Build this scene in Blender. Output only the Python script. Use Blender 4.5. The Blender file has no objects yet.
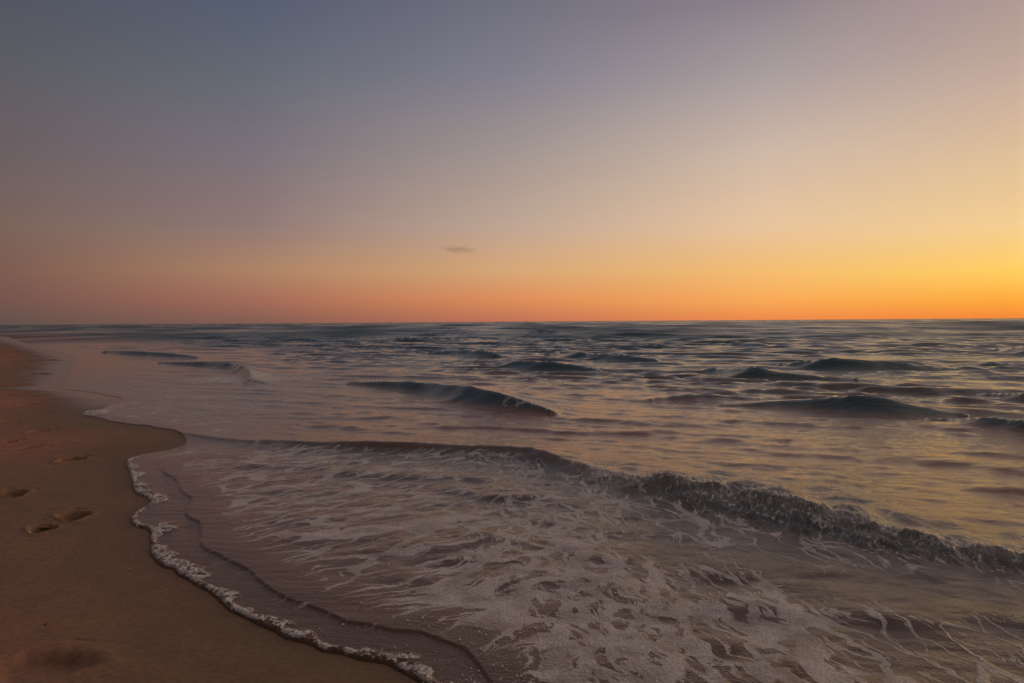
import bpy, math, random
import numpy as np
from mathutils import Matrix, Vector

random.seed(4)
rng = np.random.RandomState(11)
scene = bpy.context.scene
col = scene.collection
rad = math.radians

# ------------------------------------------------------------------ helpers
def lin(c):
    return tuple(((v / 255.0) / 12.92 if v / 255.0 <= 0.04045 else ((v / 255.0 + 0.055) / 1.055) ** 2.4) for v in c)

def tag(o, label=None, cat=None, group=None, kind=None):
    if label: o['label'] = label
    if cat: o['category'] = cat
    if group: o['group'] = group
    if kind: o['kind'] = kind
    return o

# ------------------------------------------------------------------ camera
CAM_H = 1.5
FPX = 26.0 / 36.0 * 1024.0
PITCH, ROLL = -1.55, -0.39
CAM_R = Matrix.Rotation(rad(90 + PITCH), 3, 'X') @ Matrix.Rotation(rad(ROLL), 3, 'Z')
cam_d = bpy.data.cameras.new('camera')
cam_d.lens, cam_d.sensor_width = 26.0, 36.0
cam_d.clip_start, cam_d.clip_end = 0.05, 30000
cam = bpy.data.objects.new('camera', cam_d)
col.objects.link(cam)
cam.matrix_world = Matrix.Translation((0, 0, CAM_H)) @ CAM_R.to_4x4()
scene.camera = cam

def ray(px, py):
    return CAM_R @ Vector(((px - 512) / FPX, -(py - 341.5) / FPX, -1.0))

def ground(px, py, z=0.0):
    d = ray(px, py)
    t = (z - CAM_H) / d.z
    return (d.x * t, d.y * t)

# ------------------------------------------------------------------ noise
_perm = rng.permutation(512)
_perm = np.concatenate([_perm, _perm, _perm])
_ga = rng.rand(512) * 2 * np.pi
_gx, _gy = np.cos(_ga).astype(np.float32), np.sin(_ga).astype(np.float32)

def noise(x, y, seed=0):
    x = x + seed * 17.31; y = y - seed * 9.77
    xi = np.floor(x).astype(np.int64); yi = np.floor(y).astype(np.int64)
    fx = (x - xi).astype(np.float32); fy = (y - yi).astype(np.float32)
    xi &= 511; yi &= 511
    u = fx * fx * fx * (fx * (fx * 6 - 15) + 10); v = fy * fy * fy * (fy * (fy * 6 - 15) + 10)
    def g(ix, iy, dx, dy):
        h = _perm[_perm[ix & 511] + (iy & 511)] & 511
        return _gx[h] * dx + _gy[h] * dy
    a = g(xi, yi, fx, fy); b = g(xi + 1, yi, fx - 1, fy)
    c = g(xi, yi + 1, fx, fy - 1); d = g(xi + 1, yi + 1, fx - 1, fy - 1)
    return ((a + (b - a) * u) + ((c + (d - c) * u) - (a + (b - a) * u)) * v) * 1.4

def fbm(x, y, seed=0, oct=3, gain=0.5):
    s, a, f = 0, 1, 1
    for i in range(oct):
        s = s + a * noise(x * f, y * f, seed + i * 3); a *= gain; f *= 2.03
    return s

def sstep(a, b, x):
    t = np.clip((x - a) / (b - a), 0, 1)
    return t * t * (3 - 2 * t)

# ------------------------------------------------------------------ traced lines, as points on the ground
# outer edge of the swash, walked from beside the photographer to the far end of the beach
EDGE_PX = [(420, 683), (405, 668), (367, 659), (317, 652), (288, 638), (262, 626), (237, 619), (225, 607), (217, 600), (205, 592), (193, 585),
           (173, 571), (155, 563), (145, 556), (145, 549), (153, 538), (155, 532), (137, 528), (123, 524), (126, 518), (139, 510),
           (153, 503), (142, 498), (133, 492), (133, 484), (130, 477), (127, 467), (123, 462), (134, 456), (156, 453), (169, 450),
           (176, 446), (184, 445), (187, 441), (182, 436), (174, 431.5), (164, 429), (140, 426), (117, 423), (100, 418),
           (79, 416), (83, 411), (97, 411), (108, 406.5), (122, 399), (116, 396.5), (95, 393), (60, 389), (62, 384), (66, 377), (70, 369), (73, 362),
           (72, 357), (62, 353), (44, 348), (23, 343), (7, 338.5), (0, 336)]
E1 = [(1300., -2100.), (9.0, -11.5), (2.4, -1.2), (1.6, 0.0), (0.9, 1.1), (0.35, 1.9), (-0.1, 2.6)]
E1 += [ground(*p) for p in EDGE_PX]
E1 += [(E1[-1][0] - 0.62 * 40, E1[-1][1] + 40), (E1[-1][0] - 0.7 * 400, E1[-1][1] + 400), (E1[-1][0] - 0.9 * 3000, E1[-1][1] + 3000)]
E1 = np.array(E1, dtype=np.float64)
# edge of the second, slightly thicker sheet of water
STEP_PX = [(484, 683), (480, 665), (470, 648), (443, 635), (423, 635), (399, 629), (367, 629), (341, 625), (329, 618), (311, 604),
           (288, 603), (268, 593), (250, 572), (232, 562), (219, 555), (197, 553), (188, 546), (200, 536), (208, 527), (203, 522), (185, 519), (181, 512),
           (188, 506), (196, 502), (192, 496), (180, 494), (177, 485), (172, 475), (155, 471), (180, 458), (215, 452), (245, 450)]
E2 = [(1300., -2080.), (9.4, -11.4), (3, -1.5), (2.0, 0.0), (1.1, 1.2), (0.5, 2.1), (0.05, 2.7)]
E2 += [ground(p[0], p[1], 0.012) for p in STEP_PX]
E2 = np.array(E2, dtype=np.float64)

def subdivide(P, maxlen, amp, seed):
    """chops a line into short pieces and ruffles it a little, so that it is not a chain of straight runs"""
    out = []
    for a, b in zip(P[:-1], P[1:]):
        L = np.hypot(*(b - a))
        k = 1 if L > 6 else max(1, int(L / maxlen))
        for i in range(k):
            out.append(a + (b - a) * i / k)
    out.append(P[-1])
    out = np.array(out)
    for it in range(3):                                        # smooth corners
        m = out.copy(); m[1:-1] = 0.25 * out[:-2] + 0.5 * out[1:-1] + 0.25 * out[2:]
        out = m
    d = np.hypot(out[:, 0], out[:, 1]); near = d < 120
    k = np.clip(d[near] / 6, 1, 12); fq = 9 / k
    x0, y0 = out[near, 0].copy(), out[near, 1].copy()
    out[near, 0] += amp * k * noise(x0 * fq, y0 * fq, seed)
    out[near, 1] += amp * k * noise(x0 * fq, y0 * fq, seed + 5)
    return out

E1 = subdivide(E1, 0.10, 0.03, 1)
E2 = subdivide(E2, 0.12, 0.03, 2)

def dist_line(X, Y, P, limit=None):
    """unsigned distance, to a polyline"""
    best = np.full(X.shape, 1e9, dtype=np.float32)
    X = X.astype(np.float32); Y = Y.astype(np.float32)
    for (ax, ay), (bx, by) in zip(P[:-1], P[1:]):
        dx, dy = bx - ax, by - ay
        L2 = dx * dx + dy * dy
        if L2 < 1e-12: continue
        t = np.clip(((X - ax) * dx + (Y - ay) * dy) / L2, 0, 1)
        qx = X - (ax + t * dx); qy = Y - (ay + t * dy)
        np.minimum(best, qx * qx + qy * qy, out=best)
    return np.sqrt(best)

def inside(X, Y, P):
    res = np.zeros(X.shape, dtype=bool)
    Q = np.vstack([P, P[:1]])
    for (ax, ay), (bx, by) in zip(Q[:-1], Q[1:]):
        if ay == by: continue
        c = ((ay > Y) != (by > Y)) & (X < (bx - ax) * (Y - ay) / (by - ay) + ax)
        res ^= c
    return res

CLOSE = [(-4000., 9000.), (9000., 9000.), (9000., -4000.)]
def signed(X, Y, P, close):
    """distance to a shoreline, positive on the water's side (full detail only near the line)"""
    near = np.hypot(X, Y) < 160
    sd = np.empty(X.shape, dtype=np.float32)
    sd[near] = dist_line(X[near], Y[near], P)
    far = ~near
    C = P[np.concatenate([[0], np.arange(1, len(P) - 1, 6), [len(P) - 1]])]
    sd[far] = dist_line(X[far], Y[far], C)
    ins = inside(X, Y, np.vstack([P, np.array(close)]))
    return np.where(ins, sd, -sd)

SHORE_N = np.array((0.85, 0.53)); SHORE_N /= np.hypot(*SHORE_N)

# ------------------------------------------------------------------ waves traced on the photograph: (x, crest y, foot y)
def hor(px): return 325.0 - 7.0 * px / 1024.0
class Ridge:
    def __init__(self, name, label, pts, k=1.9, back=3.0, cat='wave', rough=0.0):
        self.name, self.label, self.k, self.back, self.cat, self.rough = name, label, k, back, cat, rough
        self.P, self.h = [], []
        for px, yt, yb in pts:
            bx, by = ground(px, yb)
            D = math.hypot(bx, by); a = (yt - hor(px)) / FPX * math.cos(math.atan2(bx, by))
            h = max(0.0, (CAM_H - a * D) / (1 + a * k))
            self.P.append((bx, by)); self.h.append(h)
        self.P = np.array(self.P); self.h = np.array(self.h)
        arc = np.concatenate([[0], np.cumsum(np.hypot(*np.diff(self.P, axis=0).T))])
        tt = np.linspace(0, arc[-1], max(12, 4 * len(arc)))
        Q = np.stack([np.interp(tt, arc, self.P[:, 0]), np.interp(tt, arc, self.P[:, 1]), np.interp(tt, arc, self.h)], -1)
        for _ in range(6):
            M = Q.copy(); M[1:-1] = 0.25 * Q[:-2] + 0.5 * Q[1:-1] + 0.25 * Q[2:]; Q = M
        self.P, self.h = Q[:, :2], Q[:, 2]
        self.hmax = self.h.max()
    def field(self, X, Y):
        """height, lateral offset from the foot (positive seaward) and local crest height"""
        best = np.full(X.shape, 1e9, dtype=np.float32)
        U = np.full(X.shape, -99., dtype=np.float32); H = np.zeros(X.shape, dtype=np.float64); W = np.zeros(X.shape, dtype=np.float64)
        n = len(self.P)
        for i in range(n - 1):
            a, b = self.P[i], self.P[i + 1]
            d = b - a; L = np.hypot(*d)
            traw = ((X - a[0]) * d[0] + (Y - a[1]) * d[1]) / (L * L)
            t = np.clip(traw, 0, 1)
            ex = X - (a[0] + t * d[0]); ey = Y - (a[1] + t * d[1])
            q = ex * ex + ey * ey
            side = (d[0] * (Y - a[1]) - d[1] * (X - a[0])) / L
            h = self.h[i] + (self.h[i + 1] - self.h[i]) * t
            if i == 0: h = h * np.exp(-(np.minimum(traw, 0) * L / 0.35) ** 2)
            if i == n - 2: h = h * np.exp(-(np.maximum(traw - 1, 0) * L / 0.35) ** 2)
            m = q < best
            best = np.where(m, q, best)
            U = np.where(m, np.sign(side) * np.sqrt(q), U)
            wgt = 1.0 / (q + 0.02) ** 4
            H += wgt * h; W += wgt
        H = (H / W).astype(np.float32)
        wf = np.maximum(self.k * H, 0.05)
        s = U / wf
        front = np.clip((s + 0.2) / 1.2, 0, 1) ** 1.6
        backp = np.exp(-np.maximum(s - 1, 0) ** 1.4 / self.back)
        return H * front * backp, s, H

BREAK_PX = [(178, 433, 434.5), (205, 436.5, 439.5), (228, 439.5, 443.5), (250, 441.5, 447), (290, 442, 450), (330, 442, 452), (400, 443.5, 455), (450, 445.5, 457), (510, 448, 460), (560, 461, 478), (600, 467, 491), (650, 473, 503),
            (700, 479, 514), (750, 489, 526), (800, 502, 541), (850, 516, 554), (900, 530, 563), (950, 540, 569), (1024, 552, 578), (1110, 565, 592), (1250, 586, 615)]
RIDGES = [
    Ridge('breaking_wave', 'dark breaking wave with a rough splashing crest, nearest the camera, across the right half', BREAK_PX, k=1.9, back=5.0, rough=1.0),
    Ridge('wave', 'dark green curling wave left of the middle with a pale tip at its right end',
          [(352, 382.5, 385), (400, 381, 390), (430, 383.5, 397), (460, 387.5, 406), (490, 393, 411.5), (515, 401, 414), (545, 411, 417)], k=1.25, back=4.0),
    Ridge('wave', 'long smooth dark wave with a broad rounded hump, biggest on the right of the sea',
          [(725, 404.5, 407), (790, 400, 410), (830, 396, 414), (870, 396, 418), (910, 402, 419), (960, 413, 419)]),
    Ridge('wave', 'dark wave running out of the right frame edge just below the broad humped wave',
          [(925, 419, 422), (970, 417.5, 429), (1000, 421, 433), (1060, 431, 444), (1120, 444, 452)]),
    Ridge('wave', 'dark blue low wave just above the curling wave, near the centre of the sea',
          [(482, 364, 366), (505, 361, 369.5), (540, 361, 372), (570, 363.5, 373), (592, 368, 373)]),
    Ridge('wave', 'narrow dark wave right of centre, between the low blue wave and the horizon',
          [(545, 354, 356), (580, 352.5, 360), (612, 354, 363), (650, 358.5, 363)]),
    Ridge('wave', 'dark wave with a pointed left hump, just left of the long flat wave',
          [(700, 369, 372), (728, 366, 378), (755, 368, 380), (800, 375, 380), (850, 378.5, 381)]),
    Ridge('wave', 'long flat dark wave stretched above the broad humped wave on the right',
          [(772, 363, 366), (800, 359, 369), (835, 358, 371), (870, 361, 371.5), (910, 363, 371), (955, 367, 371)]),
    Ridge('wave', 'dark wave at the right edge of the frame, nearest the horizon there',
          [(992, 349, 351), (1012, 345.5, 356), (1040, 345, 358), (1080, 350, 357)]),
    Ridge('wave', 'short dark wave peak at right, just below the edge wave nearest the horizon',
          [(965, 364, 366), (985, 359, 367), (1000, 359, 367.5), (1020, 364, 367)]),
    Ridge('wave', 'thin dark wave far left of centre, high up close to the horizon',
          [(415, 353, 354.5), (440, 349.5, 355), (468, 349.5, 357), (490, 354, 357.5)]),
    Ridge('wave', 'low wavelet at right between the long flat wave and the broad humped wave',
          [(885, 385, 387), (905, 382, 388.5), (925, 384, 389), (945, 387, 389.5)]),
    Ridge('wave', 'low wavelet at the right edge, above the wave that runs out of the frame',
          [(980, 393, 395), (1000, 391, 398), (1024, 394, 401), (1060, 399, 403)]),
    Ridge('wave', 'faint grey green wave in the middle, left of the broad humped wave',
          [(655, 400, 402), (690, 395.5, 402), (720, 396, 402), (755, 399, 402)]),
    Ridge('wave', 'small spent bore with a frothy right end, close to the beach at far left',
          [(160, 362, 364), (195, 361.5, 366), (225, 362.5, 368), (238, 368, 376), (246, 380, 384)], k=1.3),
    Ridge('wave', 'thin long dark ripple at far left, the first one off the sandy point',
          [(103, 350.5, 353), (125, 351, 355.5), (160, 352.5, 357), (190, 356, 358.5)], k=1.5),
]

# ------------------------------------------------------------------ sand height
FOOT = []           # (x, y, heading, length, width, depth)
def sand_base(X, Y, sd):
    n = X * SHORE_N[0] + Y * SHORE_N[1]
    land = np.maximum(-sd, 0.0)
    z = 0.050 * land * sstep(0, 0.8, land) + 0.012 * sstep(0, 0.35, land)
    z = np.minimum(z, 0.9 + 0.12 * np.log1p(np.maximum(land - 14, 0)))
    dry = sstep(0.7, 3.5, land)
    rr = np.hypot(X, Y)
    z = z + dry * 0.018 * fbm(X * 0.9, Y * 0.9, 21, 3)
    z = z + sstep(2.0, 6.0, land) * sstep(8, 22, rr) * 0.06 * fbm(X * 0.7, Y * 0.7, 24, 3)
    z = z + 0.003 * fbm(X * 3.0, Y * 3.0, 31, 2) * sstep(0.1, 0.6, land)
    z = np.where(sd > 0, -0.035 * np.minimum(sd, 1.5) - 0.004, z)
    return z

def foot_shape(u, v, L, W, depth):
    """u along the foot (-1..1 of half length), v across; negative inside the print, a soft pushed-up rim round it"""
    wid = W * (0.40 + 0.12 * np.sin(u * 2.3 + 0.5) - 0.02 * u)
    r = np.sqrt((u * L / 2 / (L * 0.5)) ** 2 + (v / wid) ** 2)
    r = r + 0.13 * noise(u * 2.2 + W * 91, v * 18 + L * 57, 41)
    depth = depth * 1.5
    dent = -depth * (1 - sstep(0.58, 1.0, r)) * (0.85 + 0.25 * np.sin(u * 3.0 - 0.6))
    rim = 0.14 * depth * np.exp(-((r - 1.14) / 0.12) ** 2) * (1.0 + 0.8 * noise(u * 3, v * 12, 47))
    return dent + rim, r

# ------------------------------------------------------------------ polar grids (finer where the eye is closer)
def radii(fine_px, ratio, rmax):
    r = [0.35]
    while r[-1] < 2.4: r.append(r[-1] + 0.07)
    while r[-1] < rmax:
        d = r[-1]
        step = min(d * d * fine_px / (CAM_H * FPX), d * ratio)
        r.append(d + max(step, 0.004))
    return np.array(r)

def azis(fine, lo, hi, alo, ahi, coarse=1.5):
    a = list(np.arange(lo, hi, fine))
    s, x = fine, lo
    left = []
    while x > alo:
        s = min(s * 1.25, coarse); x -= s; left.append(x)
    s, x = fine, a[-1]
    right = []
    while x < ahi:
        s = min(s * 1.25, coarse); x += s; right.append(x)
    return np.radians(np.array(left[::-1] + a + right))

def grid_faces(nr, na):
    i = np.arange(nr - 1)[:, None] * na + np.arange(na - 1)[None, :]
    return np.stack([i, i + 1, i + na + 1, i + na], axis=-1).reshape(-1, 4)      # faces up for (radius, compass) grids

def grid_normals(X, Y, Z):
    P = np.stack([X, Y, Z], -1)
    a = np.gradient(P, axis=0); b = np.gradient(P, axis=1)
    N = np.cross(b, a)
    N /= np.linalg.norm(N, axis=-1, keepdims=True) + 1e-12
    return np.where(N[..., 2:3] < 0, -N, N)

def mesh_from(name, co, faces, normals, attrs, mat):
    used, inv = np.unique(faces, return_inverse=True)
    f = inv.reshape(-1, 4)
    me = bpy.data.meshes.new(name)
    c = co[used].astype(np.float32)
    me.vertices.add(len(c)); me.vertices.foreach_set('co', c.ravel())
    me.loops.add(f.size); me.loops.foreach_set('vertex_index', f.ravel().astype(np.int32))
    me.polygons.add(len(f))
    me.polygons.foreach_set('loop_start', np.arange(0, f.size, 4, dtype=np.int32))
    me.polygons.foreach_set('use_smooth', np.ones(len(f), dtype=bool))
    me.update(calc_edges=True)
    for k, v in attrs.items():
        at = me.attributes.new(k, 'FLOAT', 'POINT')
        at.data.foreach_set('value', v[used].astype(np.float32))
    if normals is not None:
        me.normals_split_custom_set_from_vertices(normals[used].tolist())
    me.materials.append(mat)
    o = bpy.data.objects.new(name, me)
    col.objects.link(o)
    return o

# ------------------------------------------------------------------ node helpers
class Nodes:
    def __init__(self, tree): self.t = tree; self.n = tree.nodes; self.l = tree.links
    def new(self, typ, **kw):
        nd = self.n.new(typ)
        for k, v in kw.items(): setattr(nd, k, v)
        return nd
    def put(self, sock, v):
        if isinstance(v, bpy.types.NodeSocket): self.l.new(v, sock)
        elif isinstance(v, (tuple, list)) and len(v) == 3 and sock.type == 'RGBA': sock.default_value = (*v, 1)
        else: sock.default_value = v
    def math(self, op, a, b=0.0, c=None, clamp=False):
        nd = self.new('ShaderNodeMath', operation=op, use_clamp=clamp)
        self.put(nd.inputs[0], a); self.put(nd.inputs[1], b)
        if c is not None: self.put(nd.inputs[2], c)
        return nd.outputs[0]
    def mix(self, f, a, b):
        nd = self.new('ShaderNodeMix', data_type='RGBA')
        self.put(nd.inputs[0], f); self.put(nd.inputs[6], a); self.put(nd.inputs[7], b)
        return nd.outputs[2]
    def mixf(self, f, a, b):
        nd = self.new('ShaderNodeMix', data_type='FLOAT')
        self.put(nd.inputs[0], f); self.put(nd.inputs[2], a); self.put(nd.inputs[3], b)
        return nd.outputs[0]
    def mapr(self, x, a, b, c=0.0, d=1.0, interp='SMOOTHSTEP'):
        nd = self.new('ShaderNodeMapRange', interpolation_type=interp)
        self.put(nd.inputs[0], x)
        for i, v in enumerate((a, b, c, d)): self.put(nd.inputs[1 + i], v)
        return nd.outputs[0]
    def noise(self, vec, scale, detail=3.0, rough=0.5, dist=0.0):
        nd = self.new('ShaderNodeTexNoise')
        self.put(nd.inputs['Vector'], vec); nd.inputs['Scale'].default_value = scale
        nd.inputs['Detail'].default_value = detail; nd.inputs['Roughness'].default_value = rough
        nd.inputs['Distortion'].default_value = dist
        return nd.outputs['Fac'], nd.outputs['Color']
    def mapping(self, vec, rot=0.0, scale=(1, 1, 1)):
        # turn first, then stretch
        if rot:
            r = self.new('ShaderNodeMapping'); self.put(r.inputs['Vector'], vec)
            r.inputs['Rotation'].default_value = (0, 0, rot); vec = r.outputs[0]
        nd = self.new('ShaderNodeMapping'); self.put(nd.inputs['Vector'], vec)
        nd.inputs['Scale'].default_value = scale
        return nd.outputs[0]
    def vmath(self, op, a, b):
        nd = self.new('ShaderNodeVectorMath', operation=op)
        self.put(nd.inputs[0], a); self.put(nd.inputs[1], b)
        return nd.outputs[0]
    def vscale(self, a, s):
        nd = self.new('ShaderNodeVectorMath', operation='SCALE')
        self.put(nd.inputs[0], a); self.put(nd.inputs[3], s)
        return nd.outputs[0]
    def attr(self, name):
        nd = self.new('ShaderNodeAttribute', attribute_name=name)
        return nd.outputs['Fac']
    def bump(self, h, strength, dist, normal=None):
        nd = self.new('ShaderNodeBump')
        self.put(nd.inputs['Strength'], strength); self.put(nd.inputs['Distance'], dist); self.put(nd.inputs['Height'], h)
        if normal is not None: self.put(nd.inputs['Normal'], normal)
        return nd.outputs[0]

def material(name):
    m = bpy.data.materials.new(name); m.use_nodes = True
    m.node_tree.nodes.clear()
    nd = Nodes(m.node_tree)
    out = nd.new('ShaderNodeOutputMaterial')
    return m, nd, out

# ------------------------------------------------------------------ materials
def water_material():
    m, N, out = material('sea_water')
    pos = N.new('ShaderNodeNewGeometry').outputs['Position']
    foam, film, shal, rgt, rip = (N.attr(k) for k in ('foam', 'film', 'shallow', 'rightward', 'ripple'))
    # froth net, drawn out along the run of the backwash: two directions blended
    warp = N.vscale(N.vmath('SUBTRACT', N.noise(pos, 2.6, 3.0)[1], (0.5, 0.5, 0.5)), 0.34)
    wp = N.vmath('ADD', pos, warp)
    def lace(rot, sc, w):
        v = N.new('ShaderNodeTexVoronoi', feature='DISTANCE_TO_EDGE')
        N.put(v.inputs['Vector'], N.mapping(wp, rot, sc)); v.inputs['Scale'].default_value = 1.0
        return v.outputs['Distance']
    flat = lambda v: N.mapping(v, 0, (1, 1, 0))
    def wisp(rot, sc, k):
        f = N.noise(N.mapping(wp, rot, sc), 1.0, 4.0, 0.55, 0.4)[0]
        return N.math('MULTIPLY', N.math('ABSOLUTE', N.math('SUBTRACT', f, 0.5)), k)
    dl = N.math('MINIMUM', lace(-rad(38), (1.4, 4.6, 0.01), 0), wisp(-rad(32), (1.5, 6.5, 0.01), 3.6))
    dc = N.math('MINIMUM', N.math('MULTIPLY', lace(rad(80), (3.6, 6.2, 0.01), 0), 0.9), wisp(rad(74), (3.0, 9.0, 0.01), 3.8))
    dr = N.math('MINIMUM', lace(rad(76), (1.7, 6.0, 0.01), 0), wisp(rad(68), (2.0, 8.0, 0.01), 3.4))
    d = N.mixf(N.mapr(rgt, 0.5, 1.0), N.mixf(N.mapr(rgt, 0.0, 0.5), dl, dc), dr)
    n1 = N.noise(N.mapping(pos, 0, (1, 1, 0.2)), 1.7, 3.0)[0]
    n2 = N.noise(pos, 9.0, 5.0, 0.65)[0]
    n3 = N.noise(pos, 70.0, 3.0, 0.6)[0]
    n4 = N.noise(wp, 5.5, 4.0, 0.6)[0]
    dens = N.math('ADD', foam, N.math('MULTIPLY', N.math('SUBTRACT', n1, 0.5), 0.7))
    dens = N.math('MULTIPLY', dens, N.mapr(foam, 0.0, 0.12))
    width = N.math('MULTIPLY', N.math('ADD', N.math('POWER', N.math('MAXIMUM', dens, 0.0), 1.5), 0.0), 0.20)
    width = N.math('MULTIPLY', N.math('MINIMUM', width, 0.125), N.math('ADD', 0.1, N.math('MULTIPLY', n2, 1.8)))
    line = N.mapr(N.math('SUBTRACT', width, d), -0.02, 0.02)
    line = N.math('MULTIPLY', line, N.math('MULTIPLY', N.mapr(dens, 0.02, 0.30), N.mapr(n4, 0.32, 0.62, 0.40, 1.0)))
    grain = N.mapr(n3, 0.36, 0.62, 0.66, 1.0)
    froth = N.math('MULTIPLY', N.math('MULTIPLY', line, grain), 0.95)
    fm = N.math('ADD', N.math('MULTIPLY', film, N.mapr(n2, 0.3, 0.7, 0.55, 1.0)), froth, clamp=True)
    fm = N.math('MAXIMUM', fm, N.math('MULTIPLY', N.mapr(foam, 0.85, 1.25), N.mapr(n2, 0.30, 0.55, 0.25, 1.0)))
    # ripples
    rp = N.mapping(pos, rad(10), (0.55, 1.35, 1.0))
    b1 = N.noise(rp, 2.2, 5.0, 0.55)[0]
    b2 = N.noise(rp, 9.0, 4.0, 0.6)[0]
    b3 = N.noise(pos, 34.0, 3.0, 0.6)[0]
    hgt = N.math('ADD', N.math('MULTIPLY', b1, 0.06), N.math('ADD', N.math('MULTIPLY', b2, 0.022), N.math('MULTIPLY', b3, 0.0045)))
    nrm = N.bump(hgt, 1.0, rip)
    nrm_f = N.bump(N.math('ADD', N.math('MULTIPLY', fm, 0.008), N.math('MULTIPLY', n3, 0.004)), 0.8, 1.0, nrm)
    body = N.mix(shal, (0.028, 0.080, 0.080), (0.140, 0.072, 0.033))
    body = N.mix(N.attr('silt_glow'), body, (0.27, 0.105, 0.036))  # suspended silt, with orange sky reflection also put into the body colour
    w = N.new('ShaderNodeBsdfPrincipled')
    N.put(w.inputs['Base Color'], body); N.put(w.inputs['Roughness'], N.attr('rough'))
    w.inputs['IOR'].default_value = 1.333; N.put(w.inputs['Normal'], nrm_f)
    f = N.new('ShaderNodeBsdfPrincipled')
    N.put(f.inputs['Base Color'], N.mix(n2, (0.62, 0.55, 0.45), (0.86, 0.79, 0.67)))
    f.inputs['Roughness'].default_value = 0.55; N.put(f.inputs['Normal'], nrm_f)
    f.inputs['IOR'].default_value = 1.33
    mx = N.new('ShaderNodeMixShader')
    N.put(mx.inputs[0], fm); N.l.new(w.outputs[0], mx.inputs[1]); N.l.new(f.outputs[0], mx.inputs[2])
    N.l.new(mx.outputs[0], out.inputs['Surface'])
    return m

def sand_material():
    m, N, out = material('damp_sand')
    pos = N.new('ShaderNodeNewGeometry').outputs['Position']
    wet = N.attr('wet')
    a = N.noise(pos, 0.55, 3.0)[0]; b = N.noise(pos, 5.0, 4.0, 0.6)[0]; c = N.noise(pos, 160.0, 2.0, 0.7)[0]; g = N.noise(pos, 420.0, 2.0, 0.7)[0]
    dry = N.mix(N.mapr(a, 0.35, 0.65), (0.58, 0.252, 0.160), (0.50, 0.240, 0.142))
    wetc = N.mix(N.mapr(a, 0.35, 0.65), (0.265, 0.170, 0.080), (0.310, 0.175, 0.090))
    base = N.mix(wet, dry, wetc)
    base = N.mix(N.mapr(b, 0.3, 0.75, 0.0, 0.35), base, N.mix(0.5, base, (0.10, 0.06, 0.04)))
    e_ = N.noise(pos, 34.0, 3.0, 0.6)[0]
    base = N.mix(N.mapr(e_, 0.38, 0.62, 0.0, 0.50), base, N.mix(0.5, base, (0.07, 0.045, 0.03)))
    base = N.mix(N.mapr(g, 0.35, 0.7, 0.0, 0.55), base, N.mix(0.5, base, (0.06, 0.04, 0.03)))
    base = N.mix(N.mapr(c, 0.64, 0.74, 0.0, 0.6), base, (0.36, 0.28, 0.22))
    h = N.math('ADD', N.math('MULTIPLY', b, 0.010), N.math('ADD', N.math('MULTIPLY', c, 0.0022), N.math('MULTIPLY', g, 0.0010)))
    nrm = N.bump(h, N.mixf(wet, 0.9, 0.35), 1.0)
    sx = N.new('ShaderNodeSeparateXYZ'); N.l.new(pos, sx.inputs[0])
    far_ = N.mapr(sx.outputs['Y'], 8.0, 15.0)          # the stretch up the beach that the last wave has just left
    p = N.new('ShaderNodeBsdfPrincipled')
    N.put(p.inputs['Base Color'], base)
    N.put(p.inputs['Roughness'], N.mixf(wet, 0.85, N.mapr(N.math('MULTIPLY', wet, far_), 0.6, 1.0, 0.6, 0.24)))
    N.put(p.inputs['Specular IOR Level'], N.mixf(wet, 0.12, N.mapr(N.math('MULTIPLY', wet, far_), 0.6, 1.0, 0.12, 0.40)))
    N.put(p.inputs['Normal'], nrm)
    N.l.new(p.outputs[0], out.inputs['Surface'])
    return m

M_WATER = water_material()
M_SAND = sand_material()

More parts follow.
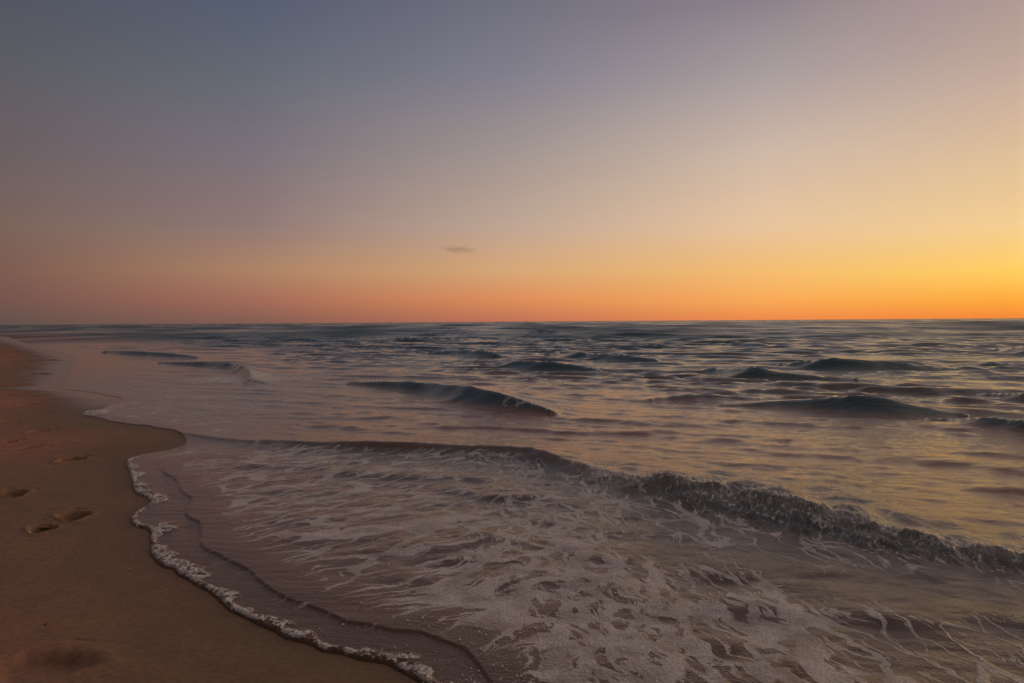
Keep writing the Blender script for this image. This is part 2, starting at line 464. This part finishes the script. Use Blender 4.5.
# ------------------------------------------------------------------ the sea
def build_sea():
    R = radii(0.8, 0.0062, 9000.0)
    A = azis(0.085, -39, 39, -58, 152)
    nr, na = len(R), len(A)
    X = (R[:, None] * np.sin(A)[None, :]); Y = (R[:, None] * np.cos(A)[None, :])
    RR = np.broadcast_to(R[:, None], X.shape)
    dr = np.broadcast_to(np.gradient(R)[:, None], X.shape)
    sd1 = signed(X, Y, E1, CLOSE)
    s2 = signed(X, Y, E2, [(-3.5, 60.), (60., 60.), (9000., 9000.), (9000., -4000.)])
    n = X * SHORE_N[0] + Y * SHORE_N[1]
    # ambient chop
    H = np.zeros(X.shape, dtype=np.float32)
    main = math.atan2(-0.93, -0.36)
    lr = np.random.RandomState(5)
    tot = 0
    for i in range(64):
        lam = 0.3 * (7.0 / 0.3) ** ((i + 0.5) / 64.0)
        th = main + lr.normal(0, 0.19 if lam > 1.0 else 0.42)
        kx, ky = math.cos(th) * 2 * math.pi / lam, math.sin(th) * 2 * math.pi / lam
        amp = lam ** 0.6 * math.exp(-(lam / 3.2) ** 2) * lr.uniform(0.6, 1.3)
        ok = sstep(2.0, 4.0, lam / dr)
        tot += amp * amp / 2
        H += (amp * ok * np.sin(kx * X + ky * Y + lr.uniform(0, 6.28))).astype(np.float32)
    H /= math.sqrt(tot)
    far = np.zeros(X.shape, dtype=np.float32)
    for i in range(26):
        lam = 7.0 * (60.0 / 7.0) ** ((i + 0.5) / 26.0)
        th = main + lr.normal(0, 0.22)
        kx, ky = math.cos(th) * 2 * math.pi / lam, math.sin(th) * 2 * math.pi / lam
        far += (lam * 0.0045 * lr.uniform(0.5, 1.4) * sstep(1.6, 3.0, lam / dr) * np.sin(kx * X + ky * Y + lr.uniform(0, 6.28))).astype(np.float32)
    patch = 0.8 + 0.9 * fbm(X * 0.16, Y * 0.16, 61, 2)
    off = sstep(1.0, 16.0, sd1)
    amp = 0.010 * sstep(0.3, 2.5, sd1) + 0.035 * off ** 1.2 * np.clip(patch, 0.25, 1.4)
    amp = np.where(RR > 150, amp * (1 - 0.5 * sstep(150, 1500, RR)), amp)
    amp = amp * (1 + 0.9 * sstep(22, 60, RR))
    Hs = H + 0.36 * (H * H - 1)
    Hs = 2.0 * np.tanh(Hs / 2.0)
    Z = (amp * Hs + far * sstep(35, 110, RR) * sstep(10, 60, sd1) * (1 - 0.75 * sstep(150, 600, RR))).astype(np.float32)
    # the sheets of the swash
    lipw = 0.045 + 0.02 * noise(X * 6, Y * 6, 3)
    notch = np.exp(-((X - ground(180, 443)[0]) / 0.75) ** 2 - ((Y - ground(180, 444)[1]) / 0.28) ** 2)
    Z += 0.012 * (1 - 0.8 * notch) * (1 - 0.7 * sstep(12, 20, RR)) * np.sqrt(np.clip(sd1 / np.maximum(lipw * 0.35, 0.01), 0, 1)) + 0.006 * sstep(0, 1.0, sd1)
    near = RR < 16
    Z += np.where(near, 0.011 * np.sqrt(np.clip(s2 / 0.010, 0, 1)) * sstep(14, 10, RR), 0)
    small = fbm(X * 2.2 + 0.6 * noise(X, Y, 8), Y * 3.4, 71, 3) * sstep(0.05, 0.8, s2) * sstep(20, 8, RR)
    Z += 0.012 * small
    # traced waves
    owner = np.full(X.shape, -1, dtype=np.int32)
    turb = np.zeros(X.shape, dtype=np.float32)
    tips = np.zeros(X.shape, dtype=np.float32)
    calm = np.ones(X.shape, dtype=np.float32)
    add = np.zeros(X.shape, dtype=np.float32)
    offshore = np.zeros(X.shape, dtype=np.float32)
    for i, r in enumerate(RIDGES):
        lo = r.P.min(0) - 4 - 8 * r.hmax; hi = r.P.max(0) + 4 + 8 * r.hmax
        m = (X > lo[0]) & (X < hi[0]) & (Y > lo[1]) & (Y < hi[1])
        if not m.any(): continue
        wob = 0.10 * r.hmax
        xx = X[m] + wob * 2.5 * noise(X[m] * 0.9, Y[m] * 0.9, 90 + i); yy = Y[m] + wob * 2.5 * noise(X[m] * 0.9, Y[m] * 0.9, 120 + i)
        h, s, Hc = r.field(xx, yy)
        if r.rough:
            along = sstep(0.2, 1.0, X[m]) * (1 - 0.75 * sstep(3.0, 4.2, X[m]))
            face = np.exp(-((s - 0.75) / 0.75) ** 2) * np.clip(Hc / 0.08, 0, 1)
            rid = 1 - np.abs(fbm(X[m] * 17, Y[m] * 13, 131, 4, 0.65))
            lump = fbm(X[m] * 6.5, Y[m] * 6, 137, 4, 0.62)
            h = h * (1 + along * 0.35 * noise(X[m] * 3.1, Y[m] * 3.1, 139)) + face * along * (0.024 * lump + 0.022 * (rid - 0.72))
            h = h * (1 - along * (0.24 + 0.26 * sstep(2.9, 4.4, X[m]) + 0.12 * (1 - sstep(0.9, 1.5, X[m]))))
            turb[m] = np.maximum(turb[m], face * along)
        else:
            h = h * (1 + 0.09 * noise(X[m] * 1.1, Y[m] * 1.1, 139))
        if i == 0: h = h * (1 - 0.28 * (1 - sstep(-0.6, 0.6, X[m])))
        add[m] = np.maximum(add[m], h)
        if i > 0: offshore[m] = np.maximum(offshore[m], h)
        calm[m] *= 1 - 0.28 * np.clip(h / (0.5 * r.hmax + 1e-6), 0, 1)
        own = (h > 0.16 * r.hmax) & (s > 0.04) & (s < 1.75) & (Hc > 0.22 * r.hmax)
        if i == 0: own &= (Hc > 0.012)
        o2 = owner[m]; o2[own] = i; owner[m] = o2
    Z = Z * calm + add
    Z = np.where(sd1 < 0, sand_base(X, Y, sd1) - 0.02 - 0.1 * sstep(0, 0.2, -sd1), Z)
    # froth amounts
    def blob(px, py, rx, ry, a, rot=0.0):
        cx, cy = ground(px, py)
        c, s_ = math.cos(rot), math.sin(rot)
        u = (X - cx) * c + (Y - cy) * s_; v = -(X - cx) * s_ + (Y - cy) * c
        return a * np.exp(-((u / rx) ** 2 + (v / ry) ** 2))
    hb, sb, Hb = RIDGES[0].field(X, Y)
    behind = (sb > 0.6) & (RR > 3)
    behind = np.where(X > 9, n > 4.6, behind)
    foam = 0.46 * sstep(0.04, 0.35, s2) * sstep(30, 10, RR)
    foam += blob(560, 600, 0.9, 1.1, 0.20) + blob(620, 560, 0.7, 1.2, 0.15) + blob(540, 670, 0.9, 0.5, 0.15) + blob(890, 660, 0.6, 0.45, 0.08)
    foam -= blob(655, 550, 0.28, 0.50, 0.50) + blob(890, 592, 0.75, 0.35, 0.42) + blob(760, 570, 0.35, 0.3, 0.35) + blob(1000, 640, 0.45, 0.5, 0.25)
    foam -= blob(330, 575, 0.7, 0.6, 0.10)
    fb = 0.16 * sstep(2.5, 0.3, sb * 0.3) + 0.07 * (fbm(X * 0.5, Y * 0.9, 151, 3) + 0.5)
    foam = np.minimum(foam, 0.80)
    foam = np.where(behind, np.minimum(foam, np.maximum(fb, 0)), foam)
    left = sstep(0.0, 0.5, sd1) * sstep(-2.0, -4.5, X) * sstep(30, 16, RR) * (RR > 9)
    foam = np.where((s2 < 0.02) & (RR < 16), 0.14 * sstep(0.0, 0.3, sd1), foam)
    foam = np.maximum(foam, 0.20 * left)
    # the frothy outer lip, from its far tip down to the bottom of the frame
    band = (0.050 + 0.11 * noise(X * 2.6, Y * 2.6, 161) + 0.05 * noise(X * 9, Y * 9, 163))
    band = np.maximum(band, 0.024)
    lip = sstep(0.006, 0.018, sd1) * (1 - sstep(band, band * 1.6 + 0.02, sd1)) * sstep(9.6, 9.0, RR)
    tip = blob(88, 413, 0.7, 0.5, 1.0) + blob(112, 407, 0.4, 0.6, 0.6)
    lip = np.maximum(lip, np.clip(tip, 0, 1) * sstep(0, 0.05, sd1) * (1 - sstep(0.25, 0.5, sd1)))
    knots = 1 - np.abs(fbm(X * 15, Y * 15, 171, 3, 0.6)) * 2.4
    Z += np.where(lip > 0, lip * (0.004 + 0.011 * np.clip(knots, 0, 1)), 0)
    foam = np.maximum(foam, 1.3 * lip * np.clip(0.42 + 0.9 * knots, 0, 1))
    foam *= 1 - 0.95 * np.clip(add / 0.07, 0, 1) * (RR > 7)
    # torn crest of the breaker, white tip of the curling wave, end of the bore
    spk = np.clip(2.6 * (fbm(X * 38, Y * 24, 181, 3, 0.7) - 0.24), 0, 1.0) + np.clip(1.2 * (fbm(X * 5, Y * 4, 187, 2) - 0.35), 0, 0.5)
    foam = np.where(turb > 0.02, foam * (1 - np.clip(turb * 1.5, 0, 1)) + turb * spk, foam)
    foam = np.maximum(foam, blob(540, 411, 0.5, 0.3, 0.9) + blob(243, 379, 1.6, 1.4, 0.95) + blob(255, 366, 2.0, 1.2, 0.6) + blob(850, 372, 0.1, 0.1, 0))
    foam = np.clip(foam, 0, 1.25)
    film = 0.025 * sstep(0.05, 0.6, s2) * sstep(26, 8, RR) * (~behind) + 0.02 * behind * sstep(28, 9, RR)
    film = np.maximum(film, 0.40 * left)
    film += blob(560, 620, 0.9, 1.1, 0.04)
    film = film * (1 - 0.8 * np.clip(turb, 0, 1)) + np.clip(turb * 1.4, 0, 1) * (0.06 + 0.15 * sstep(0.35, 0.9, sb) + 0.14 * (1 - sstep(0.8, 1.5, X))) * np.clip(1 + 0.9 * fbm(X * 3, Y * 3, 193, 3), 0.2, 2)
    film *= 1 - 0.9 * np.clip(add / 0.10, 0, 1) * (RR > 10)
    sh = np.exp(-np.maximum(sd1 - 1.2, 0) / 5.0)
    sh = np.where(behind, np.exp(-np.maximum(sd1 - 6, 0) / 4.5), sh)
    sh *= 1 - 0.55 * np.clip(hb / 0.06, 0, 1) * sstep(0.6, 1.6, X)
    sh *= 1 - 0.95 * sstep(0.15, 0.6, offshore / 0.12)
    silt_glow = behind * np.exp(-np.maximum(sd1 - 7, 0) / 4.5) * sstep(0.9, 1.6, sb) * sstep(-3, 0, X) * 0.75
    silt_glow *= 1 - 0.9 * np.clip(add / 0.09, 0, 1)
    rgt = sstep(-0.75, 1.25, X + 0.10 * (Y - 5))
    rip = 0.26 + 0.55 * sstep(3, 16, sd1)
    rip = np.where(RR < 6, rip * 0.9, rip)
    rough = 0.065 + 0.25 * sstep(12, 110, RR) * np.clip(1 + 0.9 * fbm(X * 0.06, Y * 0.02, 77, 3), 0.3, 2) + 0.16 * left     # wavelets too small for the mesh out there
    attrs = dict(silt_glow=np.clip(silt_glow, 0, 1).ravel(), foam=foam.ravel(), film=np.clip(film, 0, 0.6).ravel(), shallow=sh.ravel(), rightward=rgt.ravel(), rough=rough.ravel(), ripple=rip.ravel())
    N = grid_normals(X, Y, Z).reshape(-1, 3)
    co = np.stack([X, Y, Z], -1).reshape(-1, 3)
    F = grid_faces(nr, na)
    sdf = sd1.ravel()
    keep = (sdf[F] > -0.10).any(axis=1)
    F = F[keep]
    own = owner.ravel()[F]
    # a face belongs to a wave when all its corners do
    fo = np.where((own == own[:, :1]).all(axis=1), own[:, 0], -1)
    PARTS = {0: [(500, 'torn_crest', 'dark torn crest flecked with froth')], 1: [(501, 'foam_tip', 'pale frothy tip')]}
    fo = np.where((fo == 0) & (turb.ravel()[F].mean(axis=1) > 0.30), 500, fo)
    fo = np.where((fo == 1) & (foam.ravel()[F].mean(axis=1) > 0.30), 501, fo)
    lipf = (lip.ravel()[F] > 0.25).mean(axis=1) >= 0.5
    lipf &= (fo < 0) & (co[F[:, 0], 1] < 9.2) & (co[F[:, 0], 1] > 0.8)
    fo = np.where(lipf, 900, fo)
    sea = mesh_from('sea_water', co, F[fo == -1], N, attrs, M_WATER)
    tag(sea, kind='structure')
    for i, r in enumerate(RIDGES):
        ff = F[fo == i]
        if len(ff) < 3: print('no faces for', r.label); continue
        o = mesh_from(r.name, co, ff, N, attrs, M_WATER)
        tag(o, r.label, r.cat, 'waves rolling in towards the beach')
        for q, pname, plabel in PARTS.get(i, ()):
            pf = F[fo == q]
            if len(pf) > 3:
                c = mesh_from(pname, co, pf, N, attrs, M_WATER); c.parent = o
                if plabel: c['label'] = plabel
    o = mesh_from('foam_edge', co, F[fo == 900], N, attrs, M_WATER)
    tag(o, 'pale bubbly foam line edging the thin water on the sand at lower left', 'sea foam')
    return co.reshape(nr, na, 3), turb, R, A

SEA, TURB, SR, SA = build_sea()

# ------------------------------------------------------------------ footprints
def sand_at(x, y):
    X = np.array([[x]]); Y = np.array([[y]])
    return float(sand_base(X, Y, signed(X, Y, E1, CLOSE))[0, 0])

def on_sand(px, py):
    z = 0.0
    for _ in range(12):
        x, y = ground(px, py, z); z = 0.5 * z + 0.5 * sand_at(x, y)
    return x, y

HEAD = math.atan2(0.85, -0.53)
PRINTS = [  # px, py, heading offset, length, width, depth, label
    (73, 516.5, -0.15, 0.31, 0.26, 0.048, 'deepest dark footprint in the middle of the damp sand, nearest the foam line'),
    (41, 529.5, -0.35, 0.26, 0.20, 0.042, 'smaller footprint just below the deepest one, with a pale sand crumb at its left'),
    (13, 494, 0.2, 0.34, 0.25, 0.045, 'footprint with a dark toe end by the left frame edge, above the smaller footprint'),
    (70, 460, -0.7, 0.40, 0.26, 0.050, 'long thin footprint above the deepest one, level with the tip of the foam line'),
    (38, 432, -0.8, 0.38, 0.22, 0.050, 'thin dark slanting footprint left of the small far foam tip'),
    (5, 443, -0.8, 0.32, 0.20, 0.045, 'dark footprint cut by the left frame edge, above the pair of shallow scrapes'),
    (26, 448.5, -1.3, 0.34, 0.15, 0.030, 'shallow scraped footprint right beside the dark one at the left frame edge'),
    (26, 405, -0.9, 0.36, 0.26, 0.055, 'small dark deep footprint high on the beach, below the row of far hollows'),
    (37, 414, -1.0, 0.40, 0.16, 0.034, 'curved faint footprint just right and below the small dark deep one'),
    (4, 422, -0.9, 0.32, 0.16, 0.040, 'dark narrow footprint at the left frame edge, above the others there'),
    (13, 424.5, -1.1, 0.30, 0.13, 0.030, 'narrow footprint touching the right of the dark narrow one at the frame edge'),
    (40, 667, -0.5, 0.40, 0.46, 0.034, 'broad shallow footprint in the bottom left corner, the nearest one to the camera'),
    (18, 385.5, -0.9, 0.60, 0.33, 0.098, 'dark far hollow by the left edge, just above the small dark deep footprint'),
    (37, 395.5, -1.2, 0.50, 0.25, 0.063, 'faint far hollow right of the small dark deep footprint and a little above it'),
    (5, 395.5, -1.0, 0.50, 0.28, 0.084, 'far hollow cut by the left frame edge, above the dark narrow footprint'),
    (38, 374, -0.8, 0.70, 0.43, 0.126, 'far dark hollow on the open sand midway between frame edge and water'),
    (17, 368, -1.0, 0.80, 0.38, 0.112, 'long far hollow near the left edge under the beach rise'),
    (51, 360.5, -0.8, 0.70, 0.50, 0.126, 'farthest dark hollow beside the waterline, left of the first pale ripples'),
    (6, 352, -1.1, 1.30, 0.75, 0.168, 'wide dark scooped hollow at the left edge high on the beach rise'),
    (28, 361, -1.1, 0.80, 0.38, 0.098, 'far shallow hollow between the beach rise and the waterline'),
]
DIPS = []
def build_footprint(px, py, dh, L, W, depth, label):
    x, y = on_sand(px, py)
    a = HEAD + dh
    c, s = math.cos(a), math.sin(a)
    nu, nv = 56, 44
    uu = np.linspace(-1.75, 1.75, nu)[:, None] + np.zeros((1, nv))
    vv = np.linspace(-W * 0.95, W * 0.95, nv)[None, :] + np.zeros((nu, 1))
    du = uu * L / 2
    Xw = x + du * c - vv * s; Yw = y + du * s + vv * c
    sh, r = foot_shape(uu, vv, L, W, depth)
    base = sand_base(Xw, Yw, signed(Xw, Yw, E1, CLOSE))
    edge = np.maximum(np.abs(uu) / 1.75, np.abs(vv) / (W * 0.95))
    skirt = sstep(0.72, 1.0, np.maximum(edge, r / 2.4))
    Z = base + sh + 0.0025 - skirt * 0.012
    co = np.stack([Xw, Yw, Z], -1).reshape(-1, 3)
    F = grid_faces(nu, nv)[:, ::-1]
    rr = r.ravel()
    F = F[(rr[F] < 2.3).all(axis=1)]
    wet = np.full(len(co), WETF(Xw, Yw).mean() if False else 0.0) + WETF(Xw, Yw).ravel()
    co -= np.array((x, y, 0))
    o = mesh_from('footprint', co, F, None, dict(wet=wet), M_SAND)
    o.location = (x, y, 0)
    tag(o, label, 'footprint', 'footprints across the damp sand')
    DIPS.append((x, y, c, s, L, W, depth))

def WETF(X, Y, sd=None):
    if sd is None: sd = signed(X, Y, E1, CLOSE)
    land = np.maximum(-sd, 0)
    e = 0.8 + 0.022 * np.maximum(np.hypot(X, Y) - 8, 0) + 0.5 * noise(X * 0.55, Y * 0.55, 201) + 0.12 * noise(X * 2.5, Y * 2.5, 203)
    return np.clip(1 - sstep(e * 0.2, e * 2.4, land), 0, 1)

for p in PRINTS: build_footprint(*p)

# ------------------------------------------------------------------ the beach
def build_beach():
    R = radii(0.9, 0.0060, 3000.0)
    A = azis(0.10, -41, 2, -205, 150, 2.0)
    X = (R[:, None] * np.sin(A)[None, :]); Y = (R[:, None] * np.cos(A)[None, :])
    sd = signed(X, Y, E1, CLOSE)
    Z = sand_base(X, Y, sd)
    for x, y, c, s, L, W, depth in DIPS:
        u = ((X - x) * c + (Y - y) * s) / (L / 2); v = -(X - x) * s + (Y - y) * c
        m = (np.abs(u) < 1.9) & (np.abs(v) < W)
        if not m.any(): continue
        sh, r = foot_shape(u[m], v[m], L, W, depth)
        Z[m] -= (1.5 * depth + 0.03) * (1 - sstep(1.25, 1.55, r))
    wet = WETF(X, Y, sd)
    co = np.stack([X, Y, Z], -1).reshape(-1, 3)
    F = grid_faces(*X.shape)
    keep = (sd.ravel()[F] < 1.0).any(axis=1)
    o = mesh_from('beach_sand', co, F[keep], None, dict(wet=wet.ravel()), M_SAND)
    tag(o, kind='structure')
build_beach()

# ------------------------------------------------------------------ droplets torn off the breaker, and bubbles on the froth
def droplet_material():
    m, N, out = material('droplet_water')
    p = N.new('ShaderNodeBsdfPrincipled')
    p.inputs['Base Color'].default_value = (0.88, 0.85, 0.80, 1)
    p.inputs['Roughness'].default_value = 0.08; p.inputs['IOR'].default_value = 1.333
    pos = N.new('ShaderNodeNewGeometry').outputs['Position']
    N.put(p.inputs['Normal'], N.bump(N.noise(pos, 300.0, 2.0)[0], 0.2, 0.002))
    N.l.new(p.outputs[0], out.inputs['Surface'])
    return m
M_DROP = droplet_material()

ICO = None
def ico():
    t = (1 + 5 ** 0.5) / 2
    v = np.array([(-1, t, 0), (1, t, 0), (-1, -t, 0), (1, -t, 0), (0, -1, t), (0, 1, t), (0, -1, -t), (0, 1, -t), (t, 0, -1), (t, 0, 1), (-t, 0, -1), (-t, 0, 1)], float)
    v /= np.linalg.norm(v[0])
    f = np.array([(0, 11, 5), (0, 5, 1), (0, 1, 7), (0, 7, 10), (0, 10, 11), (1, 5, 9), (5, 11, 4), (11, 10, 2), (10, 7, 6), (7, 1, 8), (3, 9, 4), (3, 4, 2), (3, 2, 6), (3, 6, 8), (3, 8, 9), (4, 9, 5), (2, 4, 11), (6, 2, 10), (8, 6, 7), (9, 8, 1)])
    return v, f

def drops(name, pts, mat):
    v, f = ico()
    V, Fc = [], []
    for k, (x, y, z, r) in enumerate(pts):
        st = np.array((1, 1, 1)) * r * (1 + 0.3 * rng.randn(3) * 0.5)
        V.append(v * st + np.array((x, y, z))); Fc.append(f + 12 * k)
    V = np.vstack(V); Fc = np.vstack(Fc)
    me = bpy.data.meshes.new(name)
    me.from_pydata(V.tolist(), [], Fc.tolist())
    me.polygons.foreach_set('use_smooth', np.ones(len(Fc), dtype=bool))
    me.materials.append(mat)
    o = bpy.data.objects.new(name, me); col.objects.link(o)
    return o

def sea_z(x, y):
    i = int(np.clip(np.searchsorted(SR, math.hypot(x, y)), 0, len(SR) - 1))
    j = int(np.clip(np.searchsorted(SA, math.atan2(x, y)), 0, len(SA) - 1))
    return SEA[i, j, 2]

pts = []
w = TURB.ravel() ** 2
flat = SEA.reshape(-1, 3)
cellw = (flat[:, 0] ** 2 + flat[:, 1] ** 2)
idx = rng.choice(len(w), 900, p=(w * cellw) / (w * cellw).sum())
for i in idx:
    x, y, z = flat[i]
    up = abs(rng.normal(0, 0.028)) if rng.rand() < 0.6 else 0.0
    r = min(0.0022 * math.exp(rng.normal(0, 0.5)), 0.007)
    pts.append((x, y, z + up, r))
sp = drops('water_spray', pts, M_DROP)
tag(sp, 'fine droplets thrown up along the torn crest of the breaking wave', 'spray', kind='stuff')
pts = []
for _ in range(2600):
    px = rng.normal(560, 95); py = rng.uniform(520, 700)
    x, y = ground(px, py)
    r = min(0.0021 * math.exp(rng.normal(0, 0.5)), 0.006)
    pts.append((x, y, sea_z(x, y) + 0.3 * r, r))
sp = drops('foam_bubbles', pts, M_DROP)
tag(sp, 'glinting bubbles riding on the froth in front of the breaking wave', 'bubbles', kind='stuff')

# ------------------------------------------------------------------ small stones and shell crumbs on the sand
def stone_material(name, c1, c2):
    m, N, out = material(name)
    pos = N.new('ShaderNodeTexCoord').outputs['Object']
    p = N.new('ShaderNodeBsdfPrincipled')
    N.put(p.inputs['Base Color'], N.mix(N.noise(pos, 120.0, 3.0)[0], c1, c2)); p.inputs['Roughness'].default_value = 0.6
    N.l.new(p.outputs[0], out.inputs['Surface'])
    return m
M_PEB = stone_material('dark_stone', (0.02, 0.017, 0.014), (0.07, 0.055, 0.045))
M_SHELL = stone_material('pale_shell', (0.45, 0.38, 0.31), (0.62, 0.55, 0.47))
def crumb(name, px, py, size, mat, label, cat, group=None, flat_=0.55):
    x, y = on_sand(px, py)
    v, f = ico()
    me = bpy.data.meshes.new(name)
    lr = np.random.RandomState(int(px * 7 + py))
    V = v * (1 + 0.22 * lr.randn(12, 1)) * np.array((size, size * 0.7, size * flat_))
    me.from_pydata(V.tolist(), [], f.tolist()); me.materials.append(mat)
    me.polygons.foreach_set('use_smooth', np.ones(len(f), dtype=bool))
    o = bpy.data.objects.new(name, me); col.objects.link(o)
    sub = o.modifiers.new('round', 'SUBSURF'); sub.levels = sub.render_levels = 2
    o.location = (x, y, sand_at(x, y) + size * 0.25); o.rotation_euler = (0, 0, lr.rand() * 6)
    tag(o, label, cat, group)
crumb('pebble', 45.5, 625, 0.010, M_PEB, 'tiny dark pebble on bare sand above the bottom left footprint', 'pebble')
crumb('shell_fragment', 129, 569, 0.008, M_SHELL, 'pale shell crumb on wet sand left of the foam line bend, the higher of two', 'shell', 'shell crumbs')
crumb('shell_fragment', 167, 590, 0.007, M_SHELL, 'pale shell crumb on wet sand below the foam line bend, the lower of two', 'shell', 'shell crumbs')
crumb('sand_crumb', 29.5, 533, 0.016, M_SHELL, 'pale crumb of sand at the left end of the smaller footprint', 'sand crumb')

# ------------------------------------------------------------------ a small far cloud
def build_cloud():
    D = 5200.0
    d = ray(458, 249.5)
    k = D / math.hypot(d.x, d.y)
    c = Vector((d.x * k, d.y * k, CAM_H + d.z * k))
    v, f = ico()
    me = bpy.data.meshes.new('cloud')
    me.from_pydata((v * np.array((190.0, 100.0, 42.0))).tolist(), [], f.tolist())
    m, N, out = material('cloud_vapour')
    pos = N.new('ShaderNodeTexCoord').outputs['Object']
    g = N.vmath('MULTIPLY', pos, (1 / 175.0, 1 / 90.0, 1 / 36.0))
    ln = N.new('ShaderNodeVectorMath', operation='LENGTH'); N.l.new(g, ln.inputs[0])
    fall = N.mapr(ln.outputs['Value'], 1.0, 0.15)
    nz = N.mapr(N.noise(N.mapping(pos, 0, (1, 1, 2.6)), 0.016, 4.0, 0.6)[0], 0.36, 0.66)
    dens = N.math('MULTIPLY', N.math('MULTIPLY', fall, nz), 0.0065)
    pv = N.new('ShaderNodeVolumePrincipled')
    pv.inputs['Color'].default_value = (0.42, 0.34, 0.33, 1); pv.inputs['Anisotropy'].default_value = 0.2
    N.put(pv.inputs['Density'], dens)
    N.l.new(pv.outputs[0], out.inputs['Volume'])
    me.materials.append(m)
    o = bpy.data.objects.new('cloud', me); col.objects.link(o); o.location = c
    o.rotation_euler = (0, rad(6), 0)
    sub = o.modifiers.new('round', 'SUBSURF'); sub.levels = sub.render_levels = 2
    tag(o, 'single tiny thin brownish cloud low in the sky, left of centre above the sea', 'cloud')
build_cloud()

# ------------------------------------------------------------------ dusk sky: colour by compass direction and height
SKY_Y = (-60, 0, 75, 150, 225, 270, 300, 322)
SKY = {
    0:    [(80, 84, 98), (84, 86, 98), (94, 93, 99), (107, 95, 98), (122, 100, 91), (125, 92, 81), (117, 85, 78), (97, 81, 75)],
    255:  [(80, 89, 111), (85, 93, 112), (101, 106, 117), (122, 113, 122), (144, 121, 117), (172, 130, 101), (163, 107, 89), (128, 92, 82)],
    515:  [(104, 105, 122), (112, 111, 125), (131, 128, 142), (161, 148, 144), (190, 165, 148), (216, 168, 120), (223, 142, 90), (190, 114, 88)],
    765:  [(130, 122, 136), (140, 129, 138), (170, 158, 158), (205, 183, 167), (231, 196, 158), (243, 188, 114), (249, 170, 88), (238, 136, 74)],
    1010: [(165, 145, 144), (175, 152, 147), (197, 171, 157), (222, 191, 155), (245, 207, 147), (255, 206, 98), (254, 170, 60), (246, 135, 58)],
}
def sky_world():
    w = bpy.data.worlds.new('World'); scene.world = w; w.use_nodes = True
    w.node_tree.nodes.clear()
    N = Nodes(w.node_tree)
    out = N.new('ShaderNodeOutputWorld'); bg = N.new('ShaderNodeBackground')
    dirv = N.new('ShaderNodeTexCoord').outputs['Generated']
    sep = N.new('ShaderNodeSeparateXYZ'); N.l.new(dirv, sep.inputs[0])
    x, y, z = sep.outputs
    el = N.math('MULTIPLY', N.math('ARCSINE', z), 180 / math.pi)
    az = N.math('MULTIPLY', N.math('ARCTAN2', x, y), 180 / math.pi)
    t = N.math('DIVIDE', el, 90.0, clamp=True)
    cols = []
    for px, cs in SKY.items():
        st = []
        for yy, c in zip(SKY_Y, cs):
            d = ray(px, yy if yy != 322 else hor(px) + 0.5).normalized()
            st.append((max(0.0, math.degrees(math.asin(d.z))), lin(c)))
        a = math.degrees(math.atan2(*(ray(px, 322).xy)))
        f = 0.78
        zen = lin((134, 121, 120))
        st.append((50.0, tuple(0.45 * p + 0.55 * q for p, q in zip(st[0][1], zen))))
        st.append((90.0, zen))
        cols.append((a, sorted(st)))
    def scaled(a, src, k, tint=(1, 1, 1)):
        st = [(e, tuple(min(v * k * q, 6.0) if e < 80 else v for v, q in zip(c, tint))) for e, c in cols[src][1]]
        return (a, st)
    base = list(cols)
    table = [scaled(-180, 0, 0.55), scaled(-90, 0, 0.7)] + base + [scaled(52, 4, 2.0), scaled(80, 3, 1.5), scaled(130, 1, 1.2), scaled(180, 0, 0.55)]
    out_c = None; prev = None
    for a, st in table:
        r = N.new('ShaderNodeValToRGB'); N.l.new(t, r.inputs[0])
        el_ = r.color_ramp.elements
        while len(el_) < len(st): el_.new(0.5)
        for i, (e, c) in enumerate(st):
            el_[i].position = e / 90.0; el_[i].color = (*c, 1)
        if out_c is None: out_c = r.outputs[0]
        else: out_c = N.mix(N.mapr(az, prev, a, interp='LINEAR'), out_c, r.outputs[0])
        prev = a
    # faint unevenness of the evening air
    nz = N.noise(N.mapping(dirv, 0, (1, 1, 5.0)), 2.2, 3.0)[0]
    k = N.math('ADD', 0.955, N.math('MULTIPLY', nz, 0.09))
    v = N.new('ShaderNodeVectorMath', operation='SCALE'); N.l.new(out_c, v.inputs[0]); N.l.new(k, v.inputs[3])
    N.l.new(v.outputs[0], bg.inputs['Color']); bg.inputs['Strength'].default_value = 1.0
    N.l.new(bg.outputs[0], out.inputs['Surface'])
sky_world()

# the sun has all but set, out of frame to the right
sd_ = bpy.data.lights.new('sun', 'SUN'); sd_.energy = 0.32; sd_.angle = rad(6); sd_.color = (1.0, 0.55, 0.25)
so = bpy.data.objects.new('sun', sd_); col.objects.link(so)
sa, se = rad(56), rad(3.5)
dv = Vector((math.sin(sa) * math.cos(se), math.cos(sa) * math.cos(se), math.sin(se)))
so.rotation_euler = dv.to_track_quat('Z', 'Y').to_euler()

# ------------------------------------------------------------------ output
vs = scene.view_settings
scene.display_settings.display_device = 'sRGB'
vs.view_transform = 'Standard'; vs.look = 'None'; vs.exposure = 0; vs.gamma = 1; vs.use_curve_mapping = False
cy = scene.cycles
cy.max_bounces = 6; cy.diffuse_bounces = 2; cy.glossy_bounces = 3; cy.transparent_max_bounces = 6; cy.volume_bounces = 1
cy.use_denoising = True
cy.caustics_reflective = False
